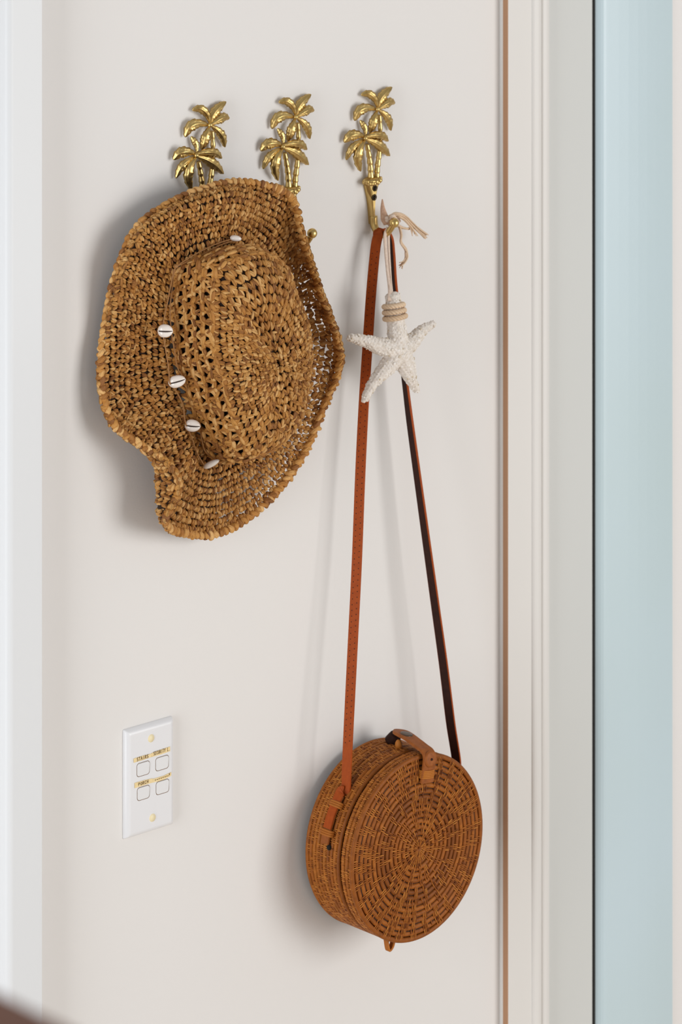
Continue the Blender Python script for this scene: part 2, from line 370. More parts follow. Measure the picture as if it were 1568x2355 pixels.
# ------------------------------------------------------------------ straw hat
# control rings, traced clockwise from the top: (px, py, t in mm) for crown base, mid brim, near edge, edge
HAT = [
 ((532, 580, 46), (546, 528, 46), (553, 456, 66), (556, 422, 50)),
 ((574, 604, 38), (612, 540, 36), (644, 476, 46), (664, 449, 54)),
 ((592, 655, 26), (650, 590, 28), (678, 525, 42), (697, 536, 56)),
 ((600, 715, 16), (676, 672, 19), (708, 645, 34), (734, 655, 52)),
 ((608, 790, 14), (704, 782, 16), (750, 775, 24), (781, 790, 42)),
 ((604, 870, 14), (698, 870, 16), (746, 866, 22), (776, 860, 34)),
 ((592, 940, 14), (680, 948, 17), (724, 945, 20), (748, 930, 27)),
 ((572, 990, 14), (645, 1020, 18), (687, 1035, 20), (704, 1033, 23)),
 ((548, 1020, 16), (605, 1080, 18), (637, 1108, 20), (649, 1114, 23)),
 ((520, 1038, 16), (552, 1120, 16), (574, 1168, 16), (582, 1181, 18)),
 ((498, 1045, 16), (498, 1140, 20), (499, 1205, 22), (500, 1225, 22)),
 ((482, 1050, 17), (445, 1140, 28), (431, 1205, 28), (430, 1226, 28)),
 ((467, 1036, 17), (420, 1115, 36), (376, 1182, 38), (376, 1203, 46)),
 ((454, 1008, 17), (412, 1076, 40), (362, 1128, 30), (406, 1130, 62)),
 ((441, 980, 17), (396, 1030, 36), (358, 1062, 34), (392, 1078, 62)),
 ((428, 945, 15), (368, 985, 28), (322, 1012, 36), (328, 1030, 44)),
 ((411, 890, 14), (330, 920, 12), (266, 950, 22), (256, 972, 28)),
 ((397, 830, 14), (315, 850, 11), (252, 868, 20), (231, 876, 20)),
 ((388, 750, 15), (320, 730, 16), (264, 720, 28), (245, 738, 18)),
 ((388, 680, 20), (335, 640, 26), (290, 608, 38), (270, 628, 22)),
 ((404, 620, 28), (368, 570, 34), (338, 528, 46), (312, 532, 27)),
 ((442, 600, 38), (428, 540, 37), (410, 484, 54), (382, 475, 34)),
 ((486, 584, 46), (486, 532, 46), (483, 463, 66), (470, 437, 46))]
ND = len(HAT)
ctrl = np.array([[tuple(P(a, b, c/1000)) for a, b, c in row] for row in HAT])       # ND x 4 x 3
def cr(p0, p1, p2, p3, f): return .5*((2*p1)+(p2-p0)*f+(2*p0-5*p1+4*p2-p3)*f*f+(3*p1-p0-3*p2+p3)*f**3)
NS = 460
def around(ring):                                   # periodic spline through ND points -> NS points
    u = np.arange(NS)/NS*ND; k = np.floor(u).astype(int); f = (u-k)[:, None]
    return cr(ring[(k-1) % ND], ring[k % ND], ring[(k+1) % ND], ring[(k+2) % ND], f)
rings = [around(ctrl[:, j]) for j in range(4)]
def brim_raw(v):                                    # v 0..1 -> NS points
    R = [2*rings[0]-rings[1]]+rings+[2*rings[3]-rings[2]]
    u = v*3; k = min(int(u), 2); f = u-k
    return cr(R[k], R[k+1], R[k+2], R[k+3], f)
VV = np.linspace(0, 1, 91); BS = np.array([brim_raw(v) for v in VV])                # even the rows out by arc length, column by column
BL = np.concatenate((np.zeros((1, NS)), np.cumsum(np.linalg.norm(np.diff(BS, axis=0), axis=2), 0)))
def brim(f):
    out = np.empty((NS, 3))
    for k in range(NS):
        q = f*BL[-1, k]; i = min(89, int(np.searchsorted(BL[:, k], q, side='right'))-1); u = (q-BL[i, k])/(BL[i+1, k]-BL[i, k]+1e-12)
        out[k] = BS[i, k]*(1-u)+BS[i+1, k]*u
    return out
base = rings[0]; bc = base.mean(0)
APEX = np.array(tuple(P(640, 838, .100)))
axis_xy = np.array((APEX[0], 0, APEX[2])); HT = APEX[1]
def crown(a):                                       # a 0..90 degrees
    s = math.cos(math.radians(a))**.48*(1+.09*math.sin(math.radians(2*a))); h = math.sin(math.radians(a))**.92
    cen = bc*(1-h)+APEX*h
    p = np.empty_like(base); p[:, 0] = cen[0]+(base[:, 0]-bc[0])*s; p[:, 2] = cen[2]+(base[:, 2]-bc[2])*s
    p[:, 1] = base[:, 1]*(1-h)+HT*h
    # soft dents: a hollow above the centre running to the right, and slight waves
    q = p-APEX
    along = q[:, 0]*.94+q[:, 2]*.34; across = -q[:, 0]*.34+q[:, 2]*.94
    dent = .013*np.exp(-((across-.040)/.026)**2)*np.exp(-((along-.010)/.06)**2)
    ridge = .006*np.exp(-((across-.004)/.016)**2)*np.exp(-((along+.045)/.03)**2)
    p[:, 1] += dent*h - ridge*h
    p[:, 1] += .002*np.sin(q[:, 0]*90+1)*np.sin(q[:, 2]*70)*h
    return p
hat = thing('straw_hat', 'brown crocheted raffia sun hat with floppy brim and cowrie shell cord', 'hat', P(520, 820, .0))
HO = hat.location
TM = lump_template([-.44, -.30, -.08, .14, .33, .45], [.50, .86, 1.0, .97, .82, .46], 8)
def frames(row, nxt, n, phase):
    """n frames at equal arc steps on the closed row curve; nxt is the following row"""
    seg = np.linalg.norm(np.roll(row, -1, 0)-row, axis=1); s = np.concatenate(([0], np.cumsum(seg))); L = s[-1]
    q = ((np.arange(n)+phase)/n*L) % L
    idx = np.clip(np.searchsorted(s, q, side='right')-1, 0, NS-1); f = ((q-s[idx])/(seg[idx]+1e-12))[:, None]
    a = row[idx]*(1-f)+row[(idx+1) % NS]*f; b = nxt[idx]*(1-f)+nxt[(idx+1) % NS]*f
    T = unit(row[(idx+2) % NS]-row[(idx-1) % NS]); B = b-a; hgt = np.linalg.norm(B, axis=1); B = unit(B)
    N = unit(np.cross(T, B)); B2 = unit(np.cross(N, T))
    return a, b, T, B, N, hgt, L/n, (idx+f[:, 0])/NS*ND
def rot(A, Bv, ang): return A*np.cos(ang)[:, None]+Bv*np.sin(ang)[:, None]
def J(n, s): return rng.normal(0, s, n)
acc = {'C': [], 'EX': [], 'EY': [], 'EZ': [], 'S': [], 'tp': [], 'bd': []}
def add(acc, C, EX, EZ, S, tp, bd):
    EX = unit(EX); EZ = unit(EZ-EX*(EZ*EX).sum(1, keepdims=True)); EY = np.cross(EZ, EX)
    for k, v in zip(('C', 'EX', 'EY', 'EZ', 'S', 'tp', 'bd'), (C, EX, EY, EZ, S, tp, bd)): acc[k].append(v)
def flush(acc, name, m, parent, origin, tm=TM):
    A = {k: np.concatenate(v) for k, v in acc.items()}
    V, F, uv, col = stamp(tm, A['C'], A['EX'], A['EY'], A['EZ'], A['S'], A['tp'], A['bd'])
    o = obj_from(name, V, F, m, parent, origin, True, col=col, uv=uv); o['kind'] = 'stuff'
    for v in acc.values(): v.clear()
    return o
sgn = 1.0 if np.cross(rings[0][1]-rings[0][0], rings[1][0]-rings[0][0])[1] < 0 else -1.0   # +1 when T x B faces the room
def stitches(row, nxt, n, phase, size=1.0, thick=.0050, flip=1.0, mask=None, loose=False):
    a, b, T, B, N, hgt, w, d = frames(row, nxt, n, phase); N = N*sgn*flip
    if mask is not None:
        kk = mask(d)
        if not kk.any(): return
        a, b, T, B, N, hgt = a[kk]-N[kk]*-.0026, b[kk]+N[kk]*.0026, T[kk], B[kk], N[kk], hgt[kk]
    c = (a+b)/2; m = len(c); lo = np.ones(m)
    if loose: lo = 1-.0*((d > 2.2) & (d < 10.5))
    lean = .36
    for s in (-1, 1):
        ang = s*lean+J(m, .12)+.12
        EX = rot(B, T, ang)
        side = unit(np.cross(N, EX)); cj = c+T*(s*.24*w+J(m, .04)[:, None]*w)+B*(J(m, .05)*hgt)[:, None]
        for e in (-1, 1):
            C = cj+side*(e*.088*w)+EX*(J(m, .06)*hgt)[:, None]+N*(.0003+J(m, .0006))[:, None]
            S = np.stack([hgt*(.98+J(m, .07))*size, np.full(m, w)*(.285+J(m, .04))*size*lo, np.full(m, thick)*(.92+J(m, .12))], 1)
            add(acc, C, unit(EX+side*J(m, .09)[:, None]), N+.30*J(m, 1)[:, None]*T+.12*J(m, 1)[:, None]*B, S, J(m, .30), .12+np.abs(J(m, .14)))
    # the loop of raffia running along the row
    k = rng.random(m) < .22
    if k.any():
        ck = b[k]; mm = k.sum()
        S = np.stack([np.full(mm, w)*(1.05+J(mm, .12)), hgt[k]*(.36+J(mm, .05)), np.full(mm, thick*.75)], 1)
        add(acc, ck+N[k]*.0004, T[k]+B[k]*J(mm, .3)[:, None], N[k]+.3*B[k]*J(mm, 1)[:, None], S, J(mm, .3), .1+np.abs(J(mm, .1)))
NB = 12; vb = np.linspace(0.0, .975, NB+1); rows = [brim(v) for v in vb]
for i in range(NB):
    L = np.linalg.norm(np.roll(rows[i], -1, 0)-rows[i], axis=1).sum()
    stitches(rows[i], rows[i+1], int(round(L/.0096)), (i % 2)*.5, loose=i > 1)
    if i >= 4: stitches(rows[i], rows[i+1], int(round(L/.0096)), (i % 2)*.5, flip=-1.0, mask=lambda d: (d > 10.8) & (d < 15.8))
brim_o = flush(acc, 'brim', M['raffia'], hat, HO); brim_o['label'] = 'rows of crochet stitches of the wavy brim'
# dark sheet painting the shade between brim stitches, left open where the crochet is loose and the wall shows through
def shade_sheet(name, rws, skip=None, off=.0020):
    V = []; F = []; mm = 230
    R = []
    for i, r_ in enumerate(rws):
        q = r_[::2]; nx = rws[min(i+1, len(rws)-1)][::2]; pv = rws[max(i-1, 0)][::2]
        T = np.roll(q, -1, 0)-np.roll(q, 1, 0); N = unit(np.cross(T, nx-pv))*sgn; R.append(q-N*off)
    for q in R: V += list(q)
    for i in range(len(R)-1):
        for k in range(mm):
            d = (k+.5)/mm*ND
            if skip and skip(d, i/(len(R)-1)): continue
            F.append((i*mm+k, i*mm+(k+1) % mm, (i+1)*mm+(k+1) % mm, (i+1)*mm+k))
    return obj_from(name, V, F, M['hat_shade'], hat, HO, True)
shade_sheet('brim_shade_sheet', [brim(v) for v in np.linspace(0, .97, 18)], lambda d, v: 2.3 < d < 10.0 and v > .38+.10*math.sin(d*5))
# rolled edging
E = brim(1.0); Ei = brim(.955); n = 150
a, b, T, B, N, hgt, w, d = frames(Ei, E, n, 0); N = N*sgn; B = unit(b-a)
for s in (0, 1):
    ang = .55*(1-2*s)+J(n, .2)
    add(acc, b+B*.0004*(1-s)+N*(.0014+.0012*s)+T*w*.5*s, rot(B, T, ang), N+.3*J(n, 1)[:, None]*T, np.stack([np.full(n, .0112)*(1+J(n, .1)), np.full(n, w*.74)*(1+J(n, .1)), np.full(n, .0070)*(1+J(n, .12))], 1), J(n, .2), .15+np.abs(J(n, .1)))
S = np.stack([np.full(n, w*1.15), np.full(n, .0036), np.full(n, .0036)], 1)
add(acc, b+B*.0030+J(n, .0004)[:, None]*N, T+.35*J(n, 1)[:, None]*N, N, S, J(n, .3), J(n, .1))
edge_o = flush(acc, 'brim_edging', M['raffia'], hat, HO); edge_o['label'] = 'thick whip-stitched edge of the brim'
# crown: open lattice on the side, dense spiral rows on top
la = np.array([0, 7.5, 15.5, 23, 31, 40]); crow = [crown(a_) for a_ in la]
for i in range(len(la)-1):
    r_, nx = crow[i], crow[i+1]; L = np.linalg.norm(np.roll(r_, -1, 0)-r_, axis=1).sum(); n = int(round(L/.0125))
    a, b, T, B, N, hgt, w, d = frames(r_, nx, n, (i % 2)*.5); N = -N*sgn; c = (a+b)/2
    for s in (-1, 1):                                # posts of each cluster
        for o_ in (0, 1):
            ang = s*.40+J(n, .30)
            C = c+T*((s*.15+.05*o_)*w)[None].repeat(n, 0).reshape(n, 1) if False else c+T*(s*.16*w+J(n, .04)[:, None]*w)+N*(.0007*o_+J(n, .0004))[:, None]
            add(acc, C+B*(.1*(o_-.5)*hgt)[:, None], rot(B, T, ang), N+.3*J(n, 1)[:, None]*T, np.stack([hgt*(1.15+J(n, .1)), np.full(n, w*.235)*(1+J(n, .15)), np.full(n, .0042)], 1), J(n, .2), np.abs(J(n, .15)))
    kf = rng.random(n) < .22; nf = int(kf.sum())     # stitches closing some of the openings
    for o_ in (-1, 1):
        add(acc, c[kf]+T[kf]*(w*(.5+.10*o_))+N[kf]*.0004, rot(B[kf], T[kf], o_*.5+J(nf, .3)), N[kf], np.stack([hgt[kf]*(1.0+J(nf, .12)), np.full(nf, w*.24), np.full(nf, .0040)], 1), J(nf, .2), np.abs(J(nf, .15)))
    for o_ in (0, 1):                                # chain loops along the row
        add(acc, b+T*(w*.5)+N*(.0010+.0007*o_)+B*((o_-.5)*.0022), T+B*J(n, .30)[:, None], N, np.stack([np.full(n, w*(1.12-.25*o_))*(1+J(n, .18)), np.full(n, .0040)*(1+J(n, .15)), np.full(n, .0040)], 1), J(n, .25), .35+np.abs(J(n, .2)))
        add(acc, b+N*.0006+B*((.5-o_)*.0016), T+B*J(n, .3)[:, None], N, np.stack([np.full(n, w*.6), np.full(n, .0038), np.full(n, .0040)], 1), J(n, .25), .2+np.abs(J(n, .2)))
# dense rows up to the centre, equal arc steps
aa = np.linspace(40, 90, 200); mid = np.array([crown(a_)[::46].copy() for a_ in aa]); dl = np.linalg.norm(np.diff(mid, axis=0), axis=2).mean(1); cum = np.concatenate(([0], np.cumsum(dl)))
NC = int(round(cum[-1]/.0080)); tgt = np.linspace(0, cum[-1]*.985, NC+1); rowsA = np.interp(tgt, cum, aa)
cr2 = [crown(a_) for a_ in rowsA]
for i in range(NC):
    L = np.linalg.norm(np.roll(cr2[i], -1, 0)-cr2[i], axis=1).sum(); stitches(cr2[i], cr2[i+1], max(6, int(round(L/.0092))), rng.random(), 1.10, .0052, -1.0)
crown_o = flush(acc, 'crown', M['raffia'], hat, HO); crown_o['label'] = 'crochet crown with open lattice side and dense spiral top'
shade_sheet('crown_shade_sheet', [crown(a_) for a_ in np.linspace(38, 89.5, 16)], None, -.0018)  # added dark sheet, painted shade between the crown stitches
shade_sheet('crown_inner_shade_sheet', [crown(a_) for a_ in np.linspace(1, 39, 8)], None, -.0045)  # added dark sheet, paints the shade inside the hollow crown
# cord with cowrie shells round the crown base
band = None
def cordpath(pts, n=60):
    return tube(bez([P(a, b, c/1000) for a, b, c in pts], n), .00075, 6, hint=(0, -1, 0))
cs = [cordpath([(548, 546, 54), (500, 560, 53), (450, 584, 50), (405, 614, 43), (396, 640, 40), (386, 690, 34), (376, 740, 33), (374, 762, 33), (380, 800, 32), (388, 850, 31), (390, 880, 32), (404, 898, 31), (420, 930, 30), (424, 960, 30), (428, 978, 31), (440, 1005, 29), (452, 1040, 28), (468, 1068, 29)]),
      cordpath([(548, 552, 55), (510, 562, 54), (460, 588, 50), (412, 610, 44), (402, 620, 44), (396, 660, 36), (391, 710, 33), (393, 755, 33), (400, 800, 31), (408, 845, 30), (424, 872, 31), (434, 905, 29), (448, 950, 28), (458, 975, 29), (463, 1005, 28), (470, 1035, 28), (486, 1050, 28), (506, 1056, 28)])]
V, F = merge(cs); band = obj_from('shell_cord', V, F, M['cord'], hat, HO); band['label'] = 'thin double cord tied round the crown'
V, F = sphere(P(405, 612, .050), .0024, 10, 8); obj_from('knot', V, F, M['cord'], band, HO)
def cowrie(px, py, t, w, h, ang, side):
    """cowrie facing the viewer (side=0) or seen edge-on (side=1)"""
    c = np.array(tuple(P(px, py, t/1000))); rt = np.array(tuple(RT)); up = np.array((0, 0, 1.)); fw = -np.array(tuple(FW))
    ca, sa = math.cos(ang), math.sin(ang); ex = rt*ca+up*sa; ey = up*ca-rt*sa; ez = fw
    V = []; F = []; mi = []; n, m = 26, 26; L = w/2.0*.001/2; H_ = h/2.0*.001/2; D = .0042
    for j in range(n+1):
        x = -1+2*j/n; prof = max(0, 1-abs(x)**2.3)**.55*(1-.10*x)
        for k in range(m):
            b = 2*math.pi*k/m; y = math.cos(b)*prof; z = math.sin(b)*prof
            if z > 0 and not side: z -= .42*math.exp(-(y/.13)**2)*prof+.06*math.exp(-(y/.2)**2)*math.cos(26*x)*prof
            if side and z > 0: z *= .9
            V.append(c+ex*x*L+ey*y*H_+ez*z*D)
    for j in range(n):
        for k in range(m):
            F.append((j*m+k, j*m+(k+1) % m, (j+1)*m+(k+1) % m, (j+1)*m+k))
            b = 2*math.pi*(k+.5)/m; xx = -1+2*(j+.5)/n
            mi.append(1 if (not side and math.sin(b) > 0 and abs(math.cos(b)) < .13+.05*(xx > 0) and -.82 < xx < .93) else 0)
    F += [tuple(range(m))[::-1], tuple(n*m+k for k in range(m))]; mi += [0, 0]
    return obj_from('cowrie_shell', V, F, [M['shell'], M['slit']], band, HO, True, mi=mi)
cowrie(380, 761, 37, 33, 28, -.03, 0); cowrie(407, 877, 35, 38, 26, .26, 0); cowrie(443, 979, 34, 34, 26, -.10, 0)
cowrie(486, 1067, 33, 38, 13, .46, 1); cowrie(542, 548, 57, 25, 13, -.15, 1)

# ------------------------------------------------------------------ round rattan bag
BR = .102; TB, TF_ = .010, .086; TS = .066                    # back, front and lid split distances from the wall
bcen = P(962, 1950, TF_); BX, BZ = bcen.x, bcen.z
bag = thing('round_rattan_bag', 'round woven rattan shoulder bag with tan leather strap hanging from the right hook', 'bag', (BX, 0, BZ-BR))
BO = bag.location
def bp(phi, r_, t): return np.array((BX+r_*math.cos(phi), -t, BZ+r_*math.sin(phi)))
def torus(r_, t, ra, rt_, n=96, seg=7, wob=0):
    V = []; F = []
    for i in range(n):
        phi = 2*math.pi*i/n
        for k in range(seg):
            a = 2*math.pi*k/seg; V.append(bp(phi, r_+ra*math.cos(a), t+rt_*math.sin(a)))
    for i in range(n):
        j = (i+1) % n
        for k in range(seg): F.append((i*seg+k, i*seg+(k+1) % seg, j*seg+(k+1) % seg, j*seg+k))
    return V, F
def disc_core(name, r_, t0, t1, parent):
    n = 72; V = []; F = []
    prof = [(0, t0), (r_-.004, t0), (r_, t0+.004), (r_, t1-.004), (r_-.004, t1), (0, t1)]
    for rr, tt in prof: V += [bp(2*math.pi*i/n, rr, tt) for i in range(n)]
    for j in range(len(prof)-1):
        for i in range(n): F.append((j*n+i, j*n+(i+1) % n, (j+1)*n+(i+1) % n, (j+1)*n+i))
    return obj_from(name, V, F, M['core'], parent, BO, True)
def tinted(o, v):
    me = o.data; a = me.color_attributes.new('tint', 'FLOAT_COLOR', 'POINT')
    a.data.foreach_set('color', np.tile(np.array((v, v, v, 1), dtype=np.float32), len(me.vertices)))
body = disc_core('base_shell', BR-.004, TB, TS-.0006, bag); body['label'] = 'woven round base of the bag against the wall'
lid = disc_core('lid_shell', BR-.004, TS+.0022, TF_-.001, bag); lid['label'] = 'woven round lid facing the room'
pitch = .00640; NR = 16
for i in range(NR):                                           # coils of the front face
    r_ = pitch*(i+.55)
    V, F = torus(r_, TF_-.0012+.0008*(i == NR-1)-.0018*((r_/BR)**6), pitch*.46, .0024, 40+5*i, 8); tinted(obj_from('coil', V, F, M['rattan'], lid, BO), random.random())
for j in range(3):                                            # coils round the lid rim
    V, F = torus(BR-.0026, TS+.0050+.0058*j, .0026, .0028, 110, 8); tinted(obj_from('coil', V, F, M['rattan'], lid, BO), random.random())
for j in range(10):                                           # coils round the base
    V, F = torus(BR-.0026+(.0004 if j == 0 else 0), TB+.0035+.0055*j, .0026, .0027, 110, 8); tinted(obj_from('coil', V, F, M['rattan'], body, BO), random.random())
TMT = lump_template([-.42, 0, .42], [.75, 1, .75], 6)
acc2 = {k: [] for k in acc}
def threads_face():
    C = []; EX = []; S = []
    for i in range(0, NR):
        r_ = pitch*(i+1.05)
        if i == NR-1: continue
        N_ = 22 if r_ < .010 else 44 if r_ < .020 else 88 if r_ < .042 else 176 if r_ < .075 else 264
        for k in range(N_):
            phi = 2*math.pi*(k+.5)/N_ + .02*i
            sec = (phi/(2*math.pi)*5 + .22*math.sin(r_*60)) % 1.0
            g = N_//22
            if r_ < .012: on = True
            elif r_ < .022: on = random.random() < .8
            else:
                per = {2: 4, 4: 6, 8: 8, 12: 9}[g]
                if .10 < sec < .42: on = ((k+i*(2 if g > 4 else 1)) % per) < per*.62        # dense twill zones
                else: on = ((k+(i//3)*2) % per) < max(2, per*.34)
                if random.random() < .04: on = not on
            if not on: continue
            ph = phi+random.uniform(-.15, .15)*2*math.pi/N_
            C.append(bp(ph, r_, TF_+.0012-.0018*((r_/BR)**6)+random.uniform(-.0002, .0002))); EX.append((math.cos(ph+random.uniform(-.08, .08)), 0, math.sin(ph+random.uniform(-.08, .08))))
            S.append((pitch*1.12, .00125, .0011))
    C = np.array(C); EX = np.array(EX, float); n = len(C); EZ = np.tile((0., -1., 0.), (n, 1))
    add(acc2, C, EX, EZ, np.array(S), np.zeros(n), np.zeros(n)+.15)
threads_face(); o = flush(acc2, 'lid_binding', M['thread'], lid, BO, TMT)
def threads_side(t0, dt, rows_, dens, N_=300):
    C = []; EX = []; EZ = []; S = []
    for j in range(rows_):
        for k in range(N_):
            z = (k+j*3) % 14; on = (z < dens) or ((k*7+j*5) % 23 < 4)
            if random.random() < .08: on = not on
            if not on: continue
            phi = 2*math.pi*(k+random.uniform(-.2, .2))/N_
            C.append(bp(phi, BR-.0005+random.uniform(-.0001, .0001), t0+dt*j)); EZ.append((math.cos(phi), 0, math.sin(phi)))
            tw = random.uniform(-.12, .12); EX.append((-math.sin(phi)*tw, -1, math.cos(phi)*tw)); S.append((dt*1.08, .0013, .0009))
    n = len(C); add(acc2, np.array(C), np.array(EX, float), np.array(EZ, float), np.array(S), np.zeros(n), np.zeros(n)+.15)
threads_side(TS+.0056, .0056, 3, 10); flush(acc2, 'lid_rim_binding', M['thread'], lid, BO, TMT)
threads_side(TB+.0062, .0055, 9, 8); flush(acc2, 'base_binding', M['thread'], body, BO, TMT)
# --- straps
def ribbon(path, nrm, w, th, name, parent, mo, mi_):
    """flat strap; nrm: outward direction of its outer face at each path point"""
    path = np.asarray(path); n = len(path); T = unit(np.gradient(path, axis=0)); V = []; F = []; mm = []
    w = np.broadcast_to(w, (n,))
    for i in range(n):
        nn = nrm[i]-T[i]*nrm[i].dot(T[i]); nn = nn/np.linalg.norm(nn); s = np.cross(T[i], nn)
        h = w[i]/2
        V += [path[i]-s*h+nn*th*.2, path[i]-s*h*.88+nn*th*.5, path[i]+s*h*.88+nn*th*.5, path[i]+s*h+nn*th*.2, path[i]+s*h-nn*th*.35, path[i]+s*h*.9-nn*th*.5, path[i]-s*h*.9-nn*th*.5, path[i]-s*h-nn*th*.35]
    for i in range(n-1):
        for k in range(8):
            F.append((i*8+k, (i+1)*8+k, (i+1)*8+(k+1) % 8, i*8+(k+1) % 8)); mm.append(1 if k == 5 else 0)
    F += [tuple(range(8)), tuple((n-1)*8+k for k in range(8))[::-1]]; mm += [0, 0]
    return obj_from(name, V, F, [mo, mi_], parent, BO, False, mi=mm)
vcam = -np.array(tuple(FW)); vl = np.array((-1., 0, 0)); vr = np.array((1., 0, 0)); vo = np.array((0, -1., 0))
Lp = [(869, 541, 20), (864, 565, 22), (859, 610, 24), (852, 690, 26), (846, 780, 28), (838, 900, 30), (832, 1010, 32), (827, 1120, 34), (820, 1300, 37), (810, 1500, 41), (802, 1660, 44), (797, 1770, 46), (795, 1815, 47)]
lp = [P(a, b, c/1000) for a, b, c in Lp]
a35 = math.radians(180-36); a20 = math.radians(180-17); tL = .045
lp2 = [Vector(bp(a35+.06*k*4, BR+.0042, tL)) for k in (-.4, .0, .6, 1.2)]
top = [SADDLE+Vector((.0042, .002, -.0012)), SADDLE+Vector((0, .002, .0016)), SADDLE+Vector((-.0045, .002, -.0016))]
left_path = bez([top[1], top[2]]+lp+lp2, 150)
def lerp_dirs(keys, n):
    out = []
    for i in range(n):
        u = i/(n-1)
        for (u0, d0), (u1, d1) in zip(keys[:-1], keys[1:]):
            if u <= u1 or (u1, d1) == keys[-1]:
                f = min(1, max(0, (u-u0)/(u1-u0))); out.append(unit(np.array(d0)*(1-f)+np.array(d1)*f)); break
    return out
cl = np.array((math.cos(a35), 0, math.sin(a35)))
ln = lerp_dirs([(0, (-.1, -.1, 1)), (.06, (-.75, -.1, .5)), (.13, tuple(vcam*.9+vl*.35)), (.45, tuple(vcam+vl*.3)), (.8, tuple(vcam*.4+vl)), (.93, tuple(cl)), (1, tuple(cl))], 150)
strap = ribbon(left_path, ln, np.linspace(.0112, .0118, 150), .0024, 'strap', bag, M['leather'], M['leather_in']); strap['label'] = 'tan perforated leather strap, left run'
# punched dots, two rows
parts = []; seg = np.linalg.norm(np.diff(left_path, axis=0), axis=1); s = np.concatenate(([0], np.cumsum(seg))); T = unit(np.gradient(left_path, axis=0))
q = .030
while q < s[-1]-.10:
    i = int(np.searchsorted(s, q)); nn = ln[i]-T[i]*ln[i].dot(T[i]); nn = nn/np.linalg.norm(nn); sd = np.cross(T[i], nn)
    for e, off in ((-.0026, 0), (.0026, .0024)):
        j = min(len(left_path)-1, i); c = left_path[j]+T[j]*(q-s[j]+off)+sd*e+nn*.00125
        V = [c+nn*.00012]+[c+(sd*math.cos(k*math.pi/4)+T[j]*math.sin(k*math.pi/4))*.00058 for k in range(8)]
        parts.append((V, [(0, 1+k, 1+(k+1) % 8) for k in range(8)]))
    q += .0062
V, F = merge(parts); po = obj_from('perforations', V, F, M['dark'], strap, BO, False); po['kind'] = 'stuff'
Rp = [(897, 545, 21), (902, 580, 22), (906, 640, 24), (911, 690, 25), (921, 790, 27), (934, 900, 30), (944, 980, 32), (966, 1140, 36), (984, 1270, 39), (1000, 1385, 41), (1020, 1530, 43), (1036, 1660, 45), (1050, 1762, 46)]
rp = [P(a, b, c/1000) for a, b, c in Rp]+[Vector(bp(math.radians(34), BR+.002, tL)), Vector(bp(math.radians(26), BR+.003, tL))]
right_path = bez([top[1], top[0]]+rp, 150)
perp = np.array(tuple(RT))
rn = lerp_dirs([(0, (.1, -.1, 1)), (.05, (.8, .45, .4)), (.12, tuple(perp-.42*vcam)), (.36, tuple(perp-.38*vcam)), (.55, tuple(perp*.9-.8*vcam)), (.8, tuple(perp*.5-vcam)), (1, tuple(perp*.6-vcam))], 150)
so = ribbon(right_path, rn, .0112, .0030, 'strap', bag, M['leather'], M['leather_in']); so['label'] = 'leather strap, right run with dark inner face'
# strap keeper on the side: leather tongue held by two rattan loops
tong = [bp(a35+u, BR+.0030, tL) for u in np.linspace(-.06, .44, 14)]
tn = [np.array((math.cos(a35+u), 0, math.sin(a35+u))) for u in np.linspace(-.06, .44, 14)]
ribbon(tong, tn, .0118, .003, 'strap_end', bag, M['leather_old'], M['leather_in'])
for u in (.035, .33):
    V = []; parts = []
    for o_ in (-.0022, 0, .0022):
        ph = a35+u+o_/BR; e = np.array((math.cos(ph), 0, math.sin(ph)))
        pa = [bp(ph, BR+.0002, tL-.0085), bp(ph, BR+.0045, tL-.0070), bp(ph, BR+.0056, tL), bp(ph, BR+.0045, tL+.0070), bp(ph, BR+.0002, tL+.0085)]
        parts.append(tube(bez(pa, 14), .0013, 7, hint=tuple(e)))
    V, F = merge(parts); k_ = obj_from('rattan_loop', V, F, M['thread'], bag, BO); tinted(k_, .55)
V, F = sphere(bp(a35+.47, BR+.0008, tL+.005), .0028, 10, 8, (1, 1, 1.2)); obj_from('strap_hole', V, F, M['dark'], bag, BO)  # black ball standing in for the dark hole by the strap end
# --- snap tab over the top
pc = math.radians(83); er = np.array((math.cos(pc), 0, math.sin(pc))); et = np.array((-math.sin(pc), 0, math.cos(pc)))
def tp(r_, t, off=0): return bp(pc, r_, t)+et*off
tabp = [tp(BR+.0135, TF_-.052), tp(BR+.0130, TF_-.040), tp(BR+.0105, TF_-.025), tp(BR+.0060, TF_-.008), tp(BR+.0035, TF_+.0008), tp(BR-.002, TF_+.0052), tp(BR-.014, TF_+.0052), tp(BR-.030, TF_+.0042)]
path = bez(tabp, 40); nr = []
Tt = unit(np.gradient(path, axis=0))
for i in range(40): nr.append(np.cross(et, Tt[i])*(1 if np.cross(et, Tt[i]).dot(er-vo*0+vo) > 0 else -1))
u = np.linspace(0, 1, 40); wid = .0150*np.ones(40)
for i in range(7): wid[i] = .0215*math.sqrt(max(.03, 1-((6.5-i)/6.5)**2))
wid[7:14] = np.linspace(.0215, .0185, 7); wid[14:] = .0190
tab = ribbon(path, nr, wid, .0034, 'snap_tab', bag, M['leather_old'], M['leather_in']); tab['label'] = 'brown leather snap tab over the top rim'
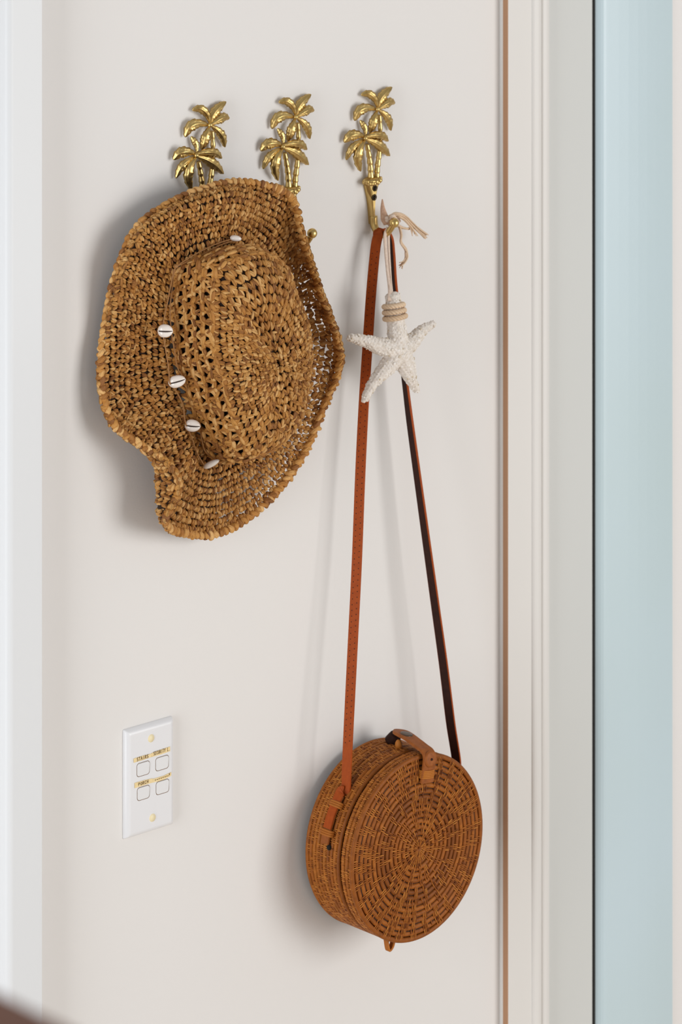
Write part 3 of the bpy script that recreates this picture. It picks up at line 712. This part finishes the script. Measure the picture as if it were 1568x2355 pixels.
def button(i, rad, m, h, nm, parent):
    c = path[i]; nn = nr[i]; a1 = Tt[i]; a2 = np.cross(nn, a1); V = [c+nn*(h+.0006)]; n = 20
    for rr, hh in ((.7, h+.0004), (1, h), (1.02, .0002)): V += [c+nn*hh+(a1*math.cos(2*math.pi*k/n)+a2*math.sin(2*math.pi*k/n))*rad*rr for k in range(n)]
    F = [(0, 1+k, 1+(k+1) % n) for k in range(n)]
    for j in range(2):
        for k in range(n): F.append((1+j*n+k, 1+(j+1)*n+k, 1+(j+1)*n+(k+1) % n, 1+j*n+(k+1) % n))
    return obj_from(nm, V, F, m, parent, BO)
button(8, .0070, M['snap'], .0022, 'snap_button', tab)
button(29, .0088, M['leather_old'], .0026, 'leather_disc', tab)
button(29, .0014, M['leather_in'], .0040, 'rivet', tab)
parts = []
for o_ in (-.0036, -.0018, 0, .0018, .0036):
    z_ = BR-.0205+o_
    pa = [bp(pc, z_, TF_+.001)+et*.0092, bp(pc, z_, TF_+.0062)+et*.0078, bp(pc, z_, TF_+.0078), bp(pc, z_, TF_+.0062)-et*.0078, bp(pc, z_, TF_+.001)-et*.0092]
    parts.append(tube(bez(pa, 12), .0010, 6, hint=(0, -1, 0)))
V, F = merge(parts); k_ = obj_from('rattan_loop', V, F, M['thread'], bag, BO); tinted(k_, .75)
# leather base of the snap on the back rim, with a rattan peg
V, F = tube(bez([tp(BR+.0002, TF_-.056), tp(BR+.006, TF_-.052), tp(BR+.0095, TF_-.050)], 8), np.linspace(.0085, .0066, 8), 12, hint=(0, -1, 0)); obj_from('snap_base', V, F, M['leather_in'], bag, BO)
V, F = tube(bez([tp(BR-.002, TF_-.034, .010), tp(BR+.006, TF_-.034, .0095), tp(BR+.0085, TF_-.034, .009)], 6), [.0030, .0032, .0022], 8) if False else sphere(tp(BR+.0025, TF_-.036, .0085), .0042, 10, 8, (1, 1, 1.4)); o = obj_from('rattan_peg', V, F, M['thread'], bag, BO); tinted(o, .7)
# hinge loop under the rim
hb = math.radians(251)
pa = [bp(hb-.05, BR-.003, TS+.006), bp(hb-.035, BR+.006, TS+.010), bp(hb, BR+.0105, TS+.010), bp(hb+.035, BR+.006, TS+.010), bp(hb+.06, BR-.003, TS+.008)]
parts = [tube(bez([q_+np.array((0, dy, 0)) for q_ in pa], 16), .0014, 7) for dy in (-.0022, 0, .0022)]
V, F = merge(parts); o = obj_from('hinge_loop', V, F, M['thread'], bag, BO); tinted(o, .65)

# ------------------------------------------------------------------ starfish on its cord
SC = P(917, 803, .056)
star = thing('starfish_ornament', 'whitewashed starfish ornament with rope wrapped upper arm hanging on a cotton cord', 'ornament', SC)
ARMS = [([(917, 805, 56), (912, 760, 55), (906, 715, 52), (901, 672, 48)], .0210, .0140, .78),
        ([(917, 803, 56), (878, 797, 53), (838, 784, 50), (798, 775, 48)], .0222, .0066, .9),
        ([(917, 805, 56), (888, 845, 54), (858, 880, 51), (834, 925, 48)], .0222, .0066, .9),
        ([(917, 805, 56), (935, 845, 56), (945, 872, 55), (960, 902, 52)], .0240, .0058, .9),
        ([(917, 803, 56), (947, 785, 56), (970, 760, 54), (1000, 743, 46)], .0222, .0056, .9)]
bm_parts = []; spines = []
for pts, w0, w1, _ in ARMS:
    sp = bez([P(a, b, c/1000) for a, b, c in pts], 18); spines.append(sp); T = unit(np.gradient(sp, axis=0)); rings_ = []
    fr = np.array((-.35, -.93, .0)); fr /= np.linalg.norm(fr)
    for i in range(18):
        u = i/17; w = (w0+(w1-w0)*u**.9)
        if i == 17: w *= .55
        nn = fr-T[i]*fr.dot(T[i]); nn /= np.linalg.norm(nn); sd = np.cross(T[i], nn)
        rings_.append([sp[i]+sd*w*.62*math.cos(a)+nn*w*(.62*max(0, math.sin(a))**1.25-.30*max(0, -math.sin(a))) for a in np.linspace(0, 2*math.pi, 14, endpoint=False)])
    bm_parts.append(loft(rings_))
V, F = merge(bm_parts)
so = obj_from('body', V, F, M['star'], star, SC, True)
rm = so.modifiers.new('remesh', 'REMESH'); rm.mode = 'VOXEL'; rm.voxel_size = .0009; rm.use_smooth_shade = True
dg = bpy.context.evaluated_depsgraph_get(); me2 = bpy.data.meshes.new_from_object(so.evaluated_get(dg)); so.modifiers.clear(); so.data = me2
me2.materials.clear(); me2.materials.append(M['star'])
co = np.empty(len(me2.vertices)*3, dtype=np.float32); me2.vertices.foreach_get('co', co); no = np.empty_like(co); me2.vertices.foreach_get('normal', no)
c3 = co.reshape(-1, 3); n3 = no.reshape(-1, 3)
c3 += n3*(.0007*(np.sin(c3[:, 0]*1150)*np.sin(c3[:, 2]*1080+1)*np.sin(c3[:, 1]*900+.5))+.0004*np.sin(c3[:, 0]*520+c3[:, 2]*430))[:, None]
me2.vertices.foreach_set('co', c3.ravel()); me2.update()
for p in me2.polygons: p.use_smooth = True
# knobbly rows along the arms
acc3 = {k: [] for k in acc}; C = []; EX = []; EZ = []; S = []
fr = np.array((-.35, -.93, .0)); fr /= np.linalg.norm(fr)
for ai, (sp, (pts, w0, w1, _)) in enumerate(zip(spines, ARMS)):
    T = unit(np.gradient(sp, axis=0))
    for u in np.linspace(.10, .97, 13):
        i = min(17, int(u*17)); w = w0+(w1-w0)*u**.9; nn = fr-T[i]*fr.dot(T[i]); nn /= np.linalg.norm(nn); sd = np.cross(T[i], nn)
        for lat in (-1.35, -.75, 0, .75, 1.35):
            if random.random() < .25: continue
            a = math.pi/2-lat*.95; c = sp[i]+sd*w*.62*math.cos(a)+nn*w*(.62*max(0, math.sin(a))**1.25)+T[i]*random.uniform(-.001, .001)
            C.append(c); EX.append(T[i]+.4*rng.normal(0, 1, 3)); EZ.append(nn*math.sin(a)+sd*math.cos(a)); q_ = random.uniform(.0018, .0040)*(1-.35*u); S.append((q_*1.1, q_, q_*.62))
n = len(C); add(acc3, np.array(C), np.array(EX), np.array(EZ), np.array(S), np.zeros(n), np.zeros(n)); flush(acc3, 'knobs', M['stud'], star, SC, lump_template([-.38, 0, .38], [.72, 1, .72], 7))
# three turns of twisted rope round the upper arm
sp = spines[0]; T = unit(np.gradient(sp, axis=0))
for k, f in enumerate((9.5, 11.2, 12.9)):
    i = int(f); c = sp[i]*(1-(f-i))+sp[i+1]*(f-i); w = ARMS[0][1]+(ARMS[0][2]-ARMS[0][1])*(f/17)**.9+.0012
    nn = fr-T[i]*fr.dot(T[i]); nn /= np.linalg.norm(nn); sd = np.cross(T[i], nn); parts = []
    loop = [c+sd*w*.66*math.cos(a)+nn*w*(.66*max(0, math.sin(a))-.42*max(0, -math.sin(a))) for a in np.linspace(0, 2*math.pi, 60, endpoint=False)]
    loop = np.array(loop)
    for ph in (0, 2*math.pi/3, 4*math.pi/3):
        rr = unit(loop-c); tw = np.array([loop[j]+(rr[j]*math.cos(ph+j*.74)+T[i]*math.sin(ph+j*.74))*.0015 for j in range(60)])
        parts.append(tube(tw, .0017, 6, closed=True))
    V, F = merge(parts); o = obj_from('rope_turn', V, F, M['jute'], star, SC); tinted(o, .6+.15*k)
# cord: two flat bundles of cotton strands from the hook saddle to the top of the upper arm
sad = SADDLE+Vector((0, -.0125, .0046))
parts = []
for dx0, dx1, dt in ((-6, -1, 0), (-4, 1, .0008), (-2, 3, 0), (4, 6, -.001), (6, 5, 0)):
    pth = [sad+Vector((0, -.0005*dx0, .0006)), P(889+dx0*.9, 540, .029), P(890+dx0*.8, 575, .033), P(893+dx0*.5+dx1*.3, 625, .040), P(895+dx1, 665, .048+dt), P(894+dx1*1.6, 692, .054)]
    parts.append(tube(bez(pth, 26), .0011, 6))
V, F = merge(parts); cdo = obj_from('hanging_cord', V, F, M['cotton'], star, SC); cdo['label'] = 'pale cotton cord looped over the hook'
# knot behind the ball, stiff pointed end and frayed tails
parts = []
for k in range(5):
    a = k*1.25; pth = [P(893+6*math.cos(a), 505+6*math.sin(a), .030), P(903, 496+k*2, .036-.003*k), P(914-4*math.sin(a), 506+5*math.cos(a), .026), P(908, 520-k*2, .024), P(894, 512+k, .026)]
    parts.append(tube(bez(pth, 22), .0021, 7))
V, F = merge(parts); obj_from('knot', V, F, M['cotton'], star, SC)
sp = bez([P(879, 458, .022), P(880, 480, .023), P(884, 500, .025), P(888, 517, .027)], 14)
V, F = tube(sp, [.0006+.0058*(i/13)**.9 if i < 10 else .0046-.0006*(i-10) for i in range(14)], 9, sx=.5, hint=(.7, .7, 0)); obj_from('cord_end', V, F, M['pinkish'], star, SC)
def tail(pts, n, spread, rad, name):
    parts = []
    for k in range(n):
        o_ = rng.normal(0, 1, 3); pp = []
        for j, (a, b, c) in enumerate(pts):
            f = j/(len(pts)-1); pp.append(P(a, b, c/1000)+Vector(tuple(o_*spread*(.35+.2*math.sin(j*2+k)+.85*f*f))))
        parts.append(tube(bez(pp, 24), np.linspace(rad, rad*.55, 24), 5))
    V, F = merge(parts); return obj_from(name, V, F, M['jute_tail'], star, SC)
tail([(895, 500, 30), (912, 491, 34), (930, 497, 34), (945, 512, 32), (962, 528, 30), (978, 541, 28)], 26, .0017, .00095, 'frayed_tail')
tail([(915, 497, 34), (930, 506, 34), (943, 520, 33), (951, 533, 32), (955, 543, 31)], 7, .0018, .0009, 'frayed_tail')
tail([(910, 515, 27), (920, 522, 28), (930, 526, 27), (934, 524, 26)], 7, .0020, .0013, 'frayed_tail')
tail([(918, 520, 28), (922, 540, 29), (921, 558, 30), (932, 574, 31), (935, 590, 31), (928, 604, 31), (920, 610, 30)], 9, .0011, .0010, 'frayed_tail')
tail([(932, 580, 31), (932, 595, 31), (926, 607, 31), (922, 618, 31)], 5, .0010, .0007, 'frayed_tail')

# ------------------------------------------------------------------ switch plate
tp_ = .0065
A = P(282, 1678, 0); Bq = P(283, 1930, 0); Cq = P(401, 1644, tp_)
px0, px1, pz1, pz0 = A.x, Cq.x+.0015, A.z, Bq.z
plate = thing('light_switch', 'white four gang light switch plate with yellowed tape labels', 'light switch', ((px0+px1)/2, 0, pz0))
PO = plate.location
def rrect(x0, x1, z0, z1, r_, y, n=5):
    out = []
    for cx_, cz_, a0 in ((x1-r_, z1-r_, 0), (x0+r_, z1-r_, 90), (x0+r_, z0+r_, 180), (x1-r_, z0+r_, 270)):
        for k in range(n): a = math.radians(a0+90*k/(n-1)); out.append((cx_+r_*math.cos(a), y, cz_+r_*math.sin(a)))
    return out
ins = .0028
V, F = loft([rrect(px0+q_, px1-q_, pz0+q_, pz1-q_, .0016, -y_) for q_, y_ in ((0, 0), (0, .0008), (.0008, .0026), (.0018, .0044), (.0030, .0056), (.0044, .0063), (.0060, tp_))])
po = obj_from('plate', V, F, M['plate'], plate, PO, True)
po.data.polygons[len(po.data.polygons)-1].use_smooth = False
def pl(zx, zy, t=tp_): return P(300+zx/15.68, 1710+zy/15.68, t)
for (xa_, ya_, xb_, yb_) in ((222, 750, 690, 1230), (900, 545, 1375, 1020), (235, 1625, 690, 2090), (915, 1410, 1390, 1880)):
    a = pl(xa_, ya_); b = pl(xb_, yb_-(xb_-xa_)*.30); c = pl(xa_, yb_)
    x0, x1, z1, z0 = a.x, b.x, a.z, c.z; z1 += .0006
    V, F = loft([rrect(x0, x1, z0, z1, .0032, -tp_+.001), rrect(x0, x1, z0, z1, .0032, -tp_-.00015)]); rim_ = obj_from('rocker_recess', V, F, M['ink'], plate, PO, False)
    e = .00036
    r1 = rrect(x0+e, x1-e, z0+e, z1-e, .0030, -tp_); r2 = [(x, -tp_-.0003-.0007*(z-z0)/(z1-z0), z) for x, y, z in rrect(x0+e*2, x1-e*2, z0+e*2, z1-e*2, .0028, 0)]
    V, F = loft([r1, r2]); obj_from('rocker', V, F, M['rocker'], plate, PO, False)
def cap_(zx, zy):
    c = P(260+zx/6.925, 1620+zy/6.927, tp_); n = 24; rr = .0044
    V = [(c.x, -tp_-.0006, c.z)]+[(c.x+rr*.9*math.cos(2*math.pi*k/n), -tp_-.0006, c.z+rr*.9*math.sin(2*math.pi*k/n)) for k in range(n)]+[(c.x+rr*math.cos(2*math.pi*k/n), -tp_+.0002, c.z+rr*math.sin(2*math.pi*k/n)) for k in range(n)]
    F = [(0, 1+k, 1+(k+1) % n) for k in range(n)]+[(1+k, 1+n+k, 1+n+(k+1) % n, 1+(k+1) % n) for k in range(n)]
    obj_from('screw_cap', V, F, M['cap'], plate, PO)
cap_(605, 540); cap_(627, 1805)
TT_ = tp_+.0026
def tape(poly):
    a = [tuple(pl(x, y, tp_+.0003)) for x, y in poly]; b = [tuple(pl(x, y, tp_+.0003)+Vector((0, -.00035, 0))) for x, y in poly]
    V, F = loft([b, a]); return obj_from('tape_label', V, F, M['tape'], plate, PO, False)
GL = {'S': [[(.9, .9), (.5, 1), (.1, .8), (.3, .55), (.8, .42), (.85, .15), (.5, 0), (.05, .1)]], 'T': [[(0, 1), (1, 1)], [(.5, 1), (.45, 0)]], 'A': [[(0, 0), (.5, 1), (.95, 0)], [(.2, .4), (.8, .4)]],
      'I': [[(.5, 1), (.5, 0)]], 'R': [[(.1, 0), (.1, 1), (.7, .95), (.85, .75), (.6, .52), (.1, .5)], [(.45, .5), (.95, 0)]], 'E': [[(.9, 1), (.1, 1), (.1, 0), (.9, 0)], [(.1, .52), (.7, .52)]],
      'C': [[(.9, .88), (.55, 1), (.15, .75), (.1, .3), (.45, 0), (.9, .1)]], 'U': [[(.1, 1), (.1, .25), (.45, 0), (.85, .25), (.88, 1)]], 'Y': [[(0, 1), (.5, .5), (1, 1)], [(.5, .5), (.45, 0)]],
      'L': [[(.15, 1), (.15, 0), (.85, 0)]], '.': [[(.3, .06), (.36, .0)]], 'P': [[(.1, 0), (.1, 1), (.75, .95), (.85, .72), (.6, .5), (.1, .48)]], 'O': [[(.5, 1), (.12, .7), (.15, .25), (.5, 0), (.85, .28), (.85, .72), (.5, 1)]],
      'H': [[(.1, 1), (.1, 0)], [(.9, 1), (.9, 0)], [(.1, .5), (.9, .5)]], 'z': [[(0, .1), (.35, .35), (.6, .1), (1, .3)]], 'v': [[(.1, .4), (.4, .05), (.8, .45)]], '>': [[(.0, .0), (.9, .9)], [(.3, .9), (.9, .9), (.85, .3)]]}
def write(txt, x0, y0, x1, y1, h, parent, wgt=.00030):
    """strokes of ink from the left end of the baseline (x0,y0) to its right end (x1,y1), letter height h (crop units)"""
    n = len(txt); parts = []
    for i, ch in enumerate(txt):
        if ch == ' ': continue
        for st in GL[ch]:
            pts = []
            for (u, v) in st:
                f = (i+.10+.74*u)/n; pts.append(np.array(tuple(pl(x0+(x1-x0)*f, y0+(y1-y0)*f-h*v, tp_+.0003)+Vector((0, -.00045, 0)))))
            for a, b in zip(pts[:-1], pts[1:]):
                d = b-a; l = np.linalg.norm(d)+1e-9; d = d/l; sd = np.array((-d[2], 0, d[0]))*wgt; a = a-d*wgt*.7; b = b+d*wgt*.7
                parts.append(([a-sd, b-sd, b+sd, a+sd], [(0, 1, 2, 3)]))
    V, F = merge(parts); return obj_from('handwriting', V, F, M['ink'], parent, PO, False)
t1 = tape([(112, 545), (118, 690), (440, 590), (760, 480), (765, 360), (430, 440)]); t2 = tape([(760, 345), (770, 478), (1110, 385), (1425, 270), (1420, 110), (1100, 215)])
t3 = tape([(148, 1420), (152, 1610), (450, 1510), (800, 1400), (790, 1255), (500, 1320)]); t4 = tape([(790, 1280), (800, 1405), (960, 1370), (1180, 1300), (1460, 1160), (1465, 1030), (1200, 1160)])
write('STAIRS', 215, 640, 650, 500, 118, t1); write('SECURITY L.', 820, 425, 1425, 235, 118, t2, .00026)
write('PORCH', 270, 1530, 650, 1405, 105, t3); write('vzvzvzv>', 860, 1345, 1420, 1150, 85, t4, .00024)
